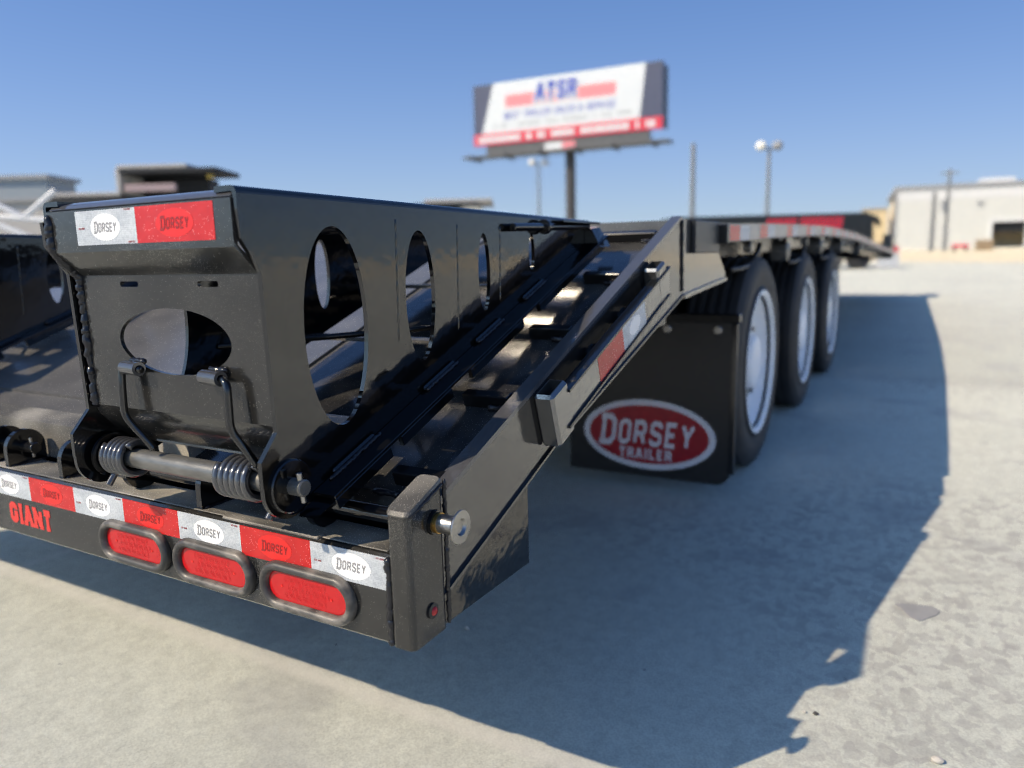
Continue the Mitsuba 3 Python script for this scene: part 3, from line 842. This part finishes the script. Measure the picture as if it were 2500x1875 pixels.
    tape_piece(q('reflective_tape'), 0.430, 0.5725, 0.9665, 1.0160, yt, 0, cx=0.5015, owidth=0.070, oheight=0.0385)
    tape_piece(q('reflective_tape'), 0.5728, 0.734, 0.9665, 1.0165, yt, 1, cx=0.6555, owidth=0.078, oheight=0.0385)
    a_ = affinity.rotate(DOTC2, 180, origin=(0, 0))
    put(q('tape_code'), platey(unary_union([centred(a_, 0.444, 0.991, 0.014), centred(DOTC2, 0.560, 0.9690, 0.014), centred(a_, 0.556, 1.0143, 0.014)]), yt - 0.0013, yt), INKC)
    # torsion springs on the hinge tube
    put(q('hinge_tube'), cyl((0.372, *SAX), (0.762, *SAX), 0.0165, 28), GREYSTEEL, smooth=True, label='bare grey hinge tube between the springs')
    for x0, x1, nc in ((0.374, 0.430, 5), (0.650, 0.722, 6)):
        n = nc * 26
        t = np.linspace(0, nc * 2 * np.pi, n)
        xs = np.linspace(x0, x1, n)
        coil = tube(np.c_[xs, SAX[0] + 0.0268 * np.cos(t + 2.2), SAX[1] + 0.0268 * np.sin(t + 2.2)], 0.0060, 12)
        put(q('torsion_spring'), coil, SPRING, smooth=True)
        xe = x0 + 0.004 if x0 < 0.5 else 0.752
        put(q('spring_tail'), cyl((xe, SAX[0] - 0.006, SAX[1] - 0.024), (xe - 0.002, SAX[0] - 0.022, SAX[1] - 0.047), 0.0058, 14, 0.001), SPRING, smooth=30)
    for x in (0.361, 0.7605):
        wsh = lathe_x([(x, 0.0168), (x, 0.037), (x + 0.006, 0.037), (x + 0.006, 0.0168)], 32)
        wsh.apply_translation([0, *SAX])
        put(q('spring_washer'), wsh, BLACK, smooth=30)
    # spring hooks: short pipes welded below the oval, rods bent down to the springs
    for px, zz, sg in ((0.488, 0.780, -1), (0.670, 0.776, 1)):
        pipe = lathe_x([(-0.021, 0.0060), (-0.021, 0.0108), (0.021, 0.0108), (0.021, 0.0060)], 24)
        pipe.apply_transform(trimesh.transformations.rotation_matrix(-0.10, [0, 0, 1]))
        pipe.apply_translation([px, -0.073, zz])
        put(q('hook_pipe'), pipe, SPRING, smooth=30)
        put(q('weld'), weld_bead([(px - 0.018, -0.062, zz + 0.010), (px + 0.020, -0.062, zz + 0.010)], 0.0045, seed=60 + sg), WELD, smooth=True)
    rodR = [(0.655, -0.0725, 0.777), (0.690, -0.074, 0.775), (0.700, -0.0755, 0.771), (0.7045, -0.077, 0.763), (0.7055, -0.078, 0.745), (0.7065, -0.079, 0.712), (0.7085, -0.077, 0.700), (0.713, -0.072, 0.688), (0.724, -0.062, 0.662), (0.729, -0.058, 0.650)]
    rodL = [(0.512, -0.0745, 0.779), (0.480, -0.074, 0.780), (0.468, -0.0745, 0.778), (0.4655, -0.076, 0.768), (0.466, -0.078, 0.745), (0.4665, -0.079, 0.712), (0.469, -0.077, 0.700), (0.474, -0.072, 0.688), (0.488, -0.062, 0.664), (0.496, -0.056, 0.648)]
    from scipy.interpolate import CubicSpline
    for rod in (rodR, rodL):
        rod = np.array(rod)
        d = np.r_[0, np.cumsum(np.linalg.norm(np.diff(rod, axis=0), axis=1))]
        s = np.linspace(0, d[-1], 60)
        pts = np.c_[[PchipInterpolator(d, rod[:, k])(s) for k in range(3)]].T
        put(q('spring_rod'), tube(pts, 0.0058, 14), BLACK, smooth=True)
    # hinge ears around the rod
    for x in (0.283, 0.738):
        ear = unary_union([Point(ra, rz).buffer(0.037, quad_segs=12), Polygon([(ra - 0.037, rz), (ra + 0.037, rz), (ra + 0.03, 0.65), (-0.03, 0.66), (-0.03, 0.64)])])
        put(q('hinge_ear'), platex(ear, x, x + 0.012), BLACK)
    put(q('hinge_ear__strip'), bx(0.42, 0.63, 0.000, 0.012, 0.640, 0.648, 0.002), TOPD)
    # hold-down bar across the front end
    put(q('latch_bar'), cyl((0.789, 0.60, 0.994), (0.789, 0.99, 1.004), 0.0085, 14, 0.002), BLACK, smooth=30)
    put(q('latch_bar__collar'), cyl((0.789, 0.742, 0.998), (0.789, 0.756, 0.998), 0.017, 16, 0.002), BLACK, smooth=30)
    put(q('latch_bar__strap'), bx(0.780, 0.812, 0.80, 1.02, 1.0085, 1.0135, 0.001), BLACK)


ramp('loading_ramp', 0.0, True)
ramp('loading_ramp_001', -1.495, False)

# ------------------------------------------------------------------ billboard
BB = 'billboard'
tag(BB, 'large roadside billboard on a single dark pole with blue and red lettering on white', 'billboard')
o, xv = np.array([-29.70, 49.75, 0.0]), np.array([14.70, 0.70, 0.0])
Lb = np.linalg.norm(xv); xh = xv / Lb; yh = np.array([-xh[1], xh[0], 0])     # yh points away from the viewer


def bbp(poly, front, back):
    m = ext(poly, back - front)
    v = m.vertices
    m.vertices = o + v[:, :1] * xh + (back - v[:, 2:3]) * yh + v[:, 1:2] * np.array([0, 0, 1.0])
    return m


zb0, zb1 = 9.25, 13.62
put(BB + '__panel', bbp(sbox(0, zb0, Lb, zb1), 0.0, 0.35), BBNAVY)
put(BB + '__white_field', bbp(Polygon([(0.62, zb0 + .55), (11.9 + 1.2, zb0 + .55), (13.55, zb1), (1.75, zb1)]), -0.03, 0.1), BBWHITE)
put(BB + '__red_band', bbp(sbox(-0.02, zb0 - 0.05, Lb + 0.02, zb0 + 0.78), -0.06, 0.1), BBRED)
put(BB + '__red_stripe', bbp(sbox(2.75, 11.80, 11.4, 12.66), -0.045, 0), BBPINK)
atsr = affinity.scale(centred(word('ATSR', 1.0, w=0.24, gap=0.12, slab=0.10, shear=0.14, sx=0.9), 6.85, 12.62, 3.35), 1.0, 1.30, origin=(6.85, 12.62))
put(BB + '__letter_outline', bbp(atsr.buffer(0.14, join_style='mitre'), -0.07, -0.044), BBWHITE)
put(BB + '__lettering', bbp(atsr, -0.10, -0.071), BBBLUE, label='big blue initials')
put(BB + '__lettering', bbp(centred(word('BEST TRAILER SALES & SERVICE', 1.0, w=0.17, gap=0.12, shear=0.15, sx=0.72), 7.0, 11.17, 8.8), -0.05, -0.02), BBBLUE, label='blue business name line')
st = []
x = 1.7
while x < 12.4:
    w_ = rng.uniform(0.12, 0.3)
    st.append(sbox(x, 10.42, x + w_, 10.62)); x += w_ + (0.09 if rng.random() < .8 else 0.4)
put(BB + '__small_print', bbp(unary_union(st), -0.04, -0.02), TRIMG)
st = []
x = 0.4
while x < 14.2:
    w_ = rng.uniform(0.2, 0.42)
    st.append(sbox(x, zb0 + 0.12, x + w_, zb0 + 0.58)); x += w_ + (0.06 if rng.random() < .82 else 0.5)
put(BB + '__small_print', bbp(unary_union(st), -0.08, -0.05), BBWHITE)
put(BB + '__skirt', bbp(sbox(1.0, 8.35, Lb - 0.9, 9.19), 0.05, 0.4), BBGREY)
put(BB + '__owner_plate', bbp(sbox(5.9, 8.42, 7.3, 8.98), 0.0, 0.049), BBWHITE)
put(BB + '__owner_plate', bbp(sbox(7.3, 8.46, 8.3, 8.98), 0.0, 0.049), BBPINK)
put(BB + '__catwalk', bbp(sbox(-0.6, 8.22, Lb + 0.7, 8.34), -1.0, 0.5), BBGREY)
for s in np.linspace(0.4, Lb - 0.4, 6):
    put(BB + '__light_arm', cat(bbp(sbox(s - .05, 8.0, s + .05, 8.22), -1.2, 0.3), bbp(sbox(s - .22, 8.1, s + .22, 8.3), -1.75, -1.25)), BBGREY)
pc = o + 7.75 * xh + 0.45 * yh
put(BB + '__pole', cyl(pc, pc + [0, 0, 9.3], 0.37, 20), POLED, smooth=True)
put(BB + '__side_panel', bbp(sbox(Lb + .02, zb0, Lb + 0.14, zb1 - .25), 0.36, 0.9), BBGREY)

# ------------------------------------------------------------------ lamps and poles


def lamp(key, base, h, arm, label, heads):
    b = np.array([base[0], base[1], 0.0])
    put(key + '__pole', tube([b, b + [0, 0, h]], [0.13, 0.085], 14), POLEG, smooth=True)
    put(key + '__cross_arm', cyl(b + [-arm * 0.87, -arm * 0.49, h + 0.02], b + [arm * 0.87, arm * 0.49, h + 0.02], 0.05, 10), POLEG, smooth=True)
    for s, lit in heads:
        c = b + [s * arm * 0.87, s * arm * 0.49, h + 0.16]
        hd = trimesh.creation.icosphere(subdivisions=2, radius=0.28)
        hd.vertices *= [1, 0.75, 0.95]
        hd.apply_translation(c)
        put(key + '__lamp_head', hd, LAMPW if lit else TRIMG, smooth=True)
        if lit:
            put(key + '__lamp_hood', bx(c[0] - .2, c[0] + .2, c[1] + .1, c[1] + .45, c[2] - .16, c[2] + .16, .03), TRIMG)
    tag(key, label, 'street lamp', 'street lamps beyond the trailer')


lamp('street_lamp', (-6.40, 42.45), 6.25, 0.45, 'tall lamp post right of the billboard with one pale round head and one dark head', ((-1, 1), (1, 0)))
lamp('street_lamp_001', (-26.75, 54.7), 8.1, 0.52, 'faint lamp post with two pale round heads seen below the billboard panel', ((-1, 1), (1, 1)))
put('utility_pole', tube([(-12.8, 50.4, 0), (-12.8, 50.4, 8.0)], [0.19, 0.15], 12), POLEG, smooth=True)
tag('utility_pole', 'bare grey pole standing between the billboard and the right lamp post', 'pole', 'utility poles')

# ------------------------------------------------------------------ warehouse
WH = 'warehouse'
tag(WH, 'long cream metal warehouse with a dark open loading door on the right', 'building')
wo, wv = np.array([-4.19, 149.54, 0.0]), np.array([20.0, 1.5, 0.0])
wv /= np.linalg.norm(wv); wn = np.array([-wv[1], wv[0], 0])


def whp(poly, front, back):
    m = ext(poly, back - front)
    v = m.vertices
    m.vertices = wo + v[:, :1] * wv + (back - v[:, 2:3]) * wn + v[:, 1:2] * np.array([0, 0, 1.0])
    return m


opening = sbox(14.9, 0.15, 19.6, 4.4)
put(WH + '__wall', whp(sbox(0, 0, 60, 10.35).difference(opening), 0, 0.3), SIDING)
put(WH + '__body', whp(sbox(0.3, 0, 60, 10.0), 5.0, 40), CREAM)
put(WH + '__roof_edge', whp(sbox(-0.3, 10.35, 60, 11.05), -0.35, 40), TRIMG)
put(WH + '__pale_band', whp(sbox(0.1, 8.6, 60, 10.3), -0.06, 0.02), WHITEP)
put(WH + '__door_frame', whp(sbox(14.4, 0, 20.1, 4.9).difference(opening), -0.2, 0.1), WHITEP)
put(WH + '__door', whp(sbox(14.9, 2.6, 19.6, 4.4), 0.8, 0.9), DARK)
put(WH + '__downpipe', whp(sbox(-.25, 0, .15, 10.3), -0.3, 0.0), TRIMG)
put(WH + '__downpipe', whp(sbox(21.6, 0, 22.4, 10.3), -0.3, 0.0), TRIMG)
put(WH + '__roof_vent', whp(sbox(13.2, 11.05, 18.2, 12.0), 4, 8), WHITEP)
put(WH + '__vent', whp(sbox(12.4, 7.1, 13.4, 8.0), -0.1, 0), TRIMG)
put('storage_building__wall', whp(sbox(-5.2, 0, -0.9, 7.6), 8, 30), CREAM)
put('storage_building__roof', whp(sbox(-5.4, 7.6, -0.9, 7.9), 7.7, 30), LTEDGE)
tag('storage_building', 'lower yellowish building behind the left end of the warehouse', 'building')
put('utility_pole_001__pole', tube([(3.2, 110, 0), (3.2, 110, 10.2)], [0.26, 0.18], 12), POLEG, smooth=True)
put('utility_pole_001__cross_arm', bx(2.2, 4.2, 109.9, 110.1, 9.6, 9.8), POLEG)
put('utility_pole_001__transformer', cyl((2.75, 109.8, 5.0), (2.75, 109.8, 6.4), 0.35, 14), TRIMG, smooth=30)
tag('utility_pole_001', 'utility pole with a cross arm standing in front of the warehouse', 'pole', 'utility poles')
put('utility_pole_002', tube([(1.7, 112, 0), (1.7, 112, 7.6)], [0.30, 0.24], 12), POLEG, smooth=True)
tag('utility_pole_002', 'shorter thick grey pole left of the warehouse utility pole', 'pole', 'utility poles')
put('wooden_crate', cat(*[bx(6.45, 8.3, 107.0, 108.4, z, z + 0.22, .02) for z in np.arange(0.02, 1.2, 0.27)], bx(6.6, 8.15, 107.1, 108.3, 0.02, 1.1)), WOODP)
tag('wooden_crate', 'brown wooden crate beside the dark warehouse door', 'crate')
put('red_cart__tray', bx(3.9, 5.7, 105.4, 106.2, 0.45, 0.85, .03), BBRED)
put('red_cart__wheel', cyl((4.2, 105.3, 0.22), (4.2, 106.3, 0.22), 0.22, 14), TYRE, smooth=30)
put('red_cart__wheel', cyl((5.4, 105.3, 0.22), (5.4, 106.3, 0.22), 0.22, 14), TYRE, smooth=30)
tag('red_cart', 'small red cart on the yellow grass before the warehouse', 'cart')

# ------------------------------------------------------------------ black trailer parked ahead, red lettering
PT = 'parked_trailer'
tag(PT, 'black trailer far ahead with red lettering on its side and a white mud flap', 'trailer')
po, pv = np.array([-7.72, 29.25, 0.0]), np.array([7.28, 4.11, 0.0])
pL = np.linalg.norm(pv); pv = pv / pL; pn = np.array([-pv[1], pv[0], 0])


def ptp(poly, front, back, off=0):
    m = ext(poly, back - front)
    v = m.vertices
    m.vertices = po + v[:, :1] * pv + (back - v[:, 2:3]) * pn + v[:, 1:2] * np.array([0, 0, 1.0])
    return m


put(PT + '__side_panel', ptp(Polygon([(0, 1.05), (pL - .05, 1.05), (pL - 0.1, 2.1), (pL - 0.35, 2.28), (0, 2.26)]), 0, 2.4), BLACK2)
put(PT + '__latch_hook', ptp(Polygon([(pL - 0.3, 2.25), (pL + 0.12, 2.12), (pL + 0.3, 1.82), (pL + 0.22, 1.72), (pL + 0.02, 1.95), (pL - 0.3, 2.0)]), 0.1, 0.3), BLACK2)
lt = []
for x0, x1, z1 in ((3.85, 5.05, 2.10), (5.25, 7.0, 2.12)):
    x = x0
    while x < x1 - 0.05:
        lt.append(affinity.skew(unary_union([sbox(x, 1.63, x + .09, z1), sbox(x, z1 - .12, x + .2, z1), sbox(x + .12, 1.63, x + .2, z1 - .18)]), xs=10, origin=(x, 1.63)))
        x += 0.25
put(PT + '__red_lettering', ptp(unary_union(lt), -0.02, 0.01), BBRED)
put(PT + '__frame', ptp(sbox(0.3, 0.75, pL + 0.7, 1.04), 0.2, 2.2), BLACK2)
put(PT + '__light_bar', ptp(sbox(pL - 0.95, 0.66, pL + 0.88, 0.90), -0.25, 0.1), BBRED)
for x in (pL - 0.6, pL - 0.2):
    put(PT + '__lamp', ptp(Point(x, 0.78).buffer(0.09), -0.30, -0.2), WHITEP)
put(PT + '__mud_flap', ptp(sbox(pL + 0.06, 0.03, pL + 0.95, 0.62).buffer(-.05).buffer(.05), -0.2, -0.17), WHITEP)
for x in (pL - 0.55, pL - 1.7, 1.0):
    w_ = ptp(Point(x, 0.45).buffer(0.45), 0.0, 0.35)
    put(PT + '__wheel', w_, TYRE, smooth=30)

# ------------------------------------------------------------------ left background
SH = 'metal_shed'
tag(SH, 'grey and beige metal shed at the left edge of the yard', 'building')
so, sv = np.array([-17.42, 9.95, 0.0]), np.array([-0.873, -0.487, 0.0])
sn = np.array([-0.487, 0.873, 0.0])


def shp(poly, front, back):
    m = ext(poly, back - front)
    v = m.vertices
    m.vertices = so - (v[:, :1]) * np.array([-sv[0], -sv[1], 0]) + (v[:, 2:3] + front) * sn + v[:, 1:2] * np.array([0, 0, 1.0])
    if m.volume < 0:
        m.invert()
    return m


put(SH + '__upper_wall', shp(sbox(0, 2.55, 9, 3.02), 0, 1.2), GREYP)
put(SH + '__wall', shp(sbox(0, 0, 9, 2.5), 0.05, 1.2), LTEDGE)
put(SH + '__trim', shp(sbox(-.05, 2.5, 9, 2.58), -0.06, 1.2), TRIMG)
put(SH + '__roof', shp(sbox(-.1, 3.02, 9, 3.12), -0.1, 1.3), TRIMG)

WR = 'steel_rack'
tag(WR, 'white steel rack with diagonal braces behind the left ramp', 'rack')
fx, fy, fz = np.array([0.873, 0.487, 0]), np.array([-0.487, 0.873, 0]), np.array([0, 0, 1.0])
ro = np.array([-6.00, 3.24, 0.0])


def rk(a, z0, b_, z1, r=0.028):
    return cyl(ro + a * fx + z0 * fz, ro + b_ * fx + z1 * fz, r, 10)


for nm, a in (('brace', (-1.2, 2.02, 0.02, 1.385)), ('brace', (0.0, 1.385, 0.34, 1.64)), ('brace', (-0.22, 1.40, 0.32, 1.355)), ('brace', (-0.9, 1.62, 0.62, 0.95)), ('post', (-1.2, 0, -1.2, 2.02)), ('post', (-0.9, 0, -0.9, 1.60))):
    put(WR + '__' + nm, rk(*a), WHITEP, smooth=True)
put(WR + '__base', bx(-7.2, -5.3, 2.7, 3.8, 0.0, 0.12), WHITEP)

ST = 'stacked_trailer'
tag(ST, 'stepped black trailer deck with pale top edge behind the near ramp at left', 'trailer')
so2 = np.array([-10.12, 6.96, 0.0])


def sk(x0, x1, z0, z1, front=0.0, back=2.4, c=0.01):
    m = bx(x0, x1, front, back, z0, z1, c)
    v = m.vertices
    m.vertices = so2 + v[:, :1] * fx + v[:, 1:2] * fy + v[:, 2:3] * fz
    return m


put(ST + '__upper_deck', sk(0.02, 1.62, 2.38, 2.46, 0.0, 1.1), DARK)
put(ST + '__pale_edge', sk(0.0, 1.15, 2.46, 2.52, 0.0, 0.8), LTEDGE)
put(ST + '__pale_edge', sk(-0.03, 0.05, 2.10, 2.459), LTEDGE)
put(ST + '__riser', sk(0.06, 1.20, 1.30, 2.358, 0.75, 1.2), DARK)
put(ST + '__sign_strip', sk(0.12, 0.95, 2.09, 2.21, -0.03, 0.05), PALEPINK)
put(ST + '__lower_deck', sk(-1.2, 0.04, 1.90, 2.04), DARK)
put(ST + '__pale_edge', sk(-1.2, 0.02, 2.04, 2.10), LTEDGE)
put(ST + '__frame', sk(-1.1, 1.2, 0.7, 1.29, 0.3, 2.0), BLACK2)
put(ST + '__tool_bracket', sk(1.42, 1.52, 2.29, 2.355, 0.1, 0.2), YEL)
for x in (-0.7, 0.6):
    c0 = so2 + x * fx + 0.1 * fy + 0.45 * fz
    put(ST + '__wheel', cyl(c0, c0 + 2.2 * fy, 0.45, 24), TYRE, smooth=30)

FT = 'parked_trailer_001'
tag(FT, 'end of a pale flat trailer deck just showing above the near ramp', 'trailer')
so2 = np.array([-10.75, 15.92, 0.0])
put(FT + '__deck', sk(0.25, 2.1, 2.36, 2.46, 0, 2.4), LTEDGE)
put(FT + '__rail', sk(-0.05, 1.75, 2.26, 2.355, 0.02, 2.3), BLACK2)
put(FT + '__frame', sk(0.1, 1.2, 0.9, 2.255, 0.4, 2.0), BLACK2)
for x in (0.3, 1.1):
    c0 = so2 + x * fx + 0.1 * fy + 0.45 * fz
    put(FT + '__wheel', cyl(c0, c0 + 2.2 * fy, 0.45, 24), TYRE, smooth=30)

# ------------------------------------------------------------------ pebbles
for i, (x, y, r, dark, lb) in enumerate(((1.385, 0.712, 0.0035, 0, 'pale pebble left of the dark pebble near the pin shadow'), (1.405, 0.716, 0.0042, 1, 'small dark pebble on the concrete near the pin shadow'),
                                         (1.620, 0.665, 0.0085, 0, 'larger pale pebble at the bottom right of the yard'), (0.582, 0.689, 0.006, 0, 'pebble lying in the bumper shadow'))):
    m = trimesh.creation.icosphere(subdivisions=2, radius=r)
    m.vertices *= 1 + 0.5 * (meshkit.noise(m.vertices / r * 1.3 + 7 * i)[:, None] - 0.5)
    m.vertices *= [1.2, 0.9, 0.8]
    m.apply_translation([x, y, r * 0.7])
    tag(put('pebble', m, STONED if dark else STONE, smooth=30), lb, 'pebble', 'pebbles on the concrete')
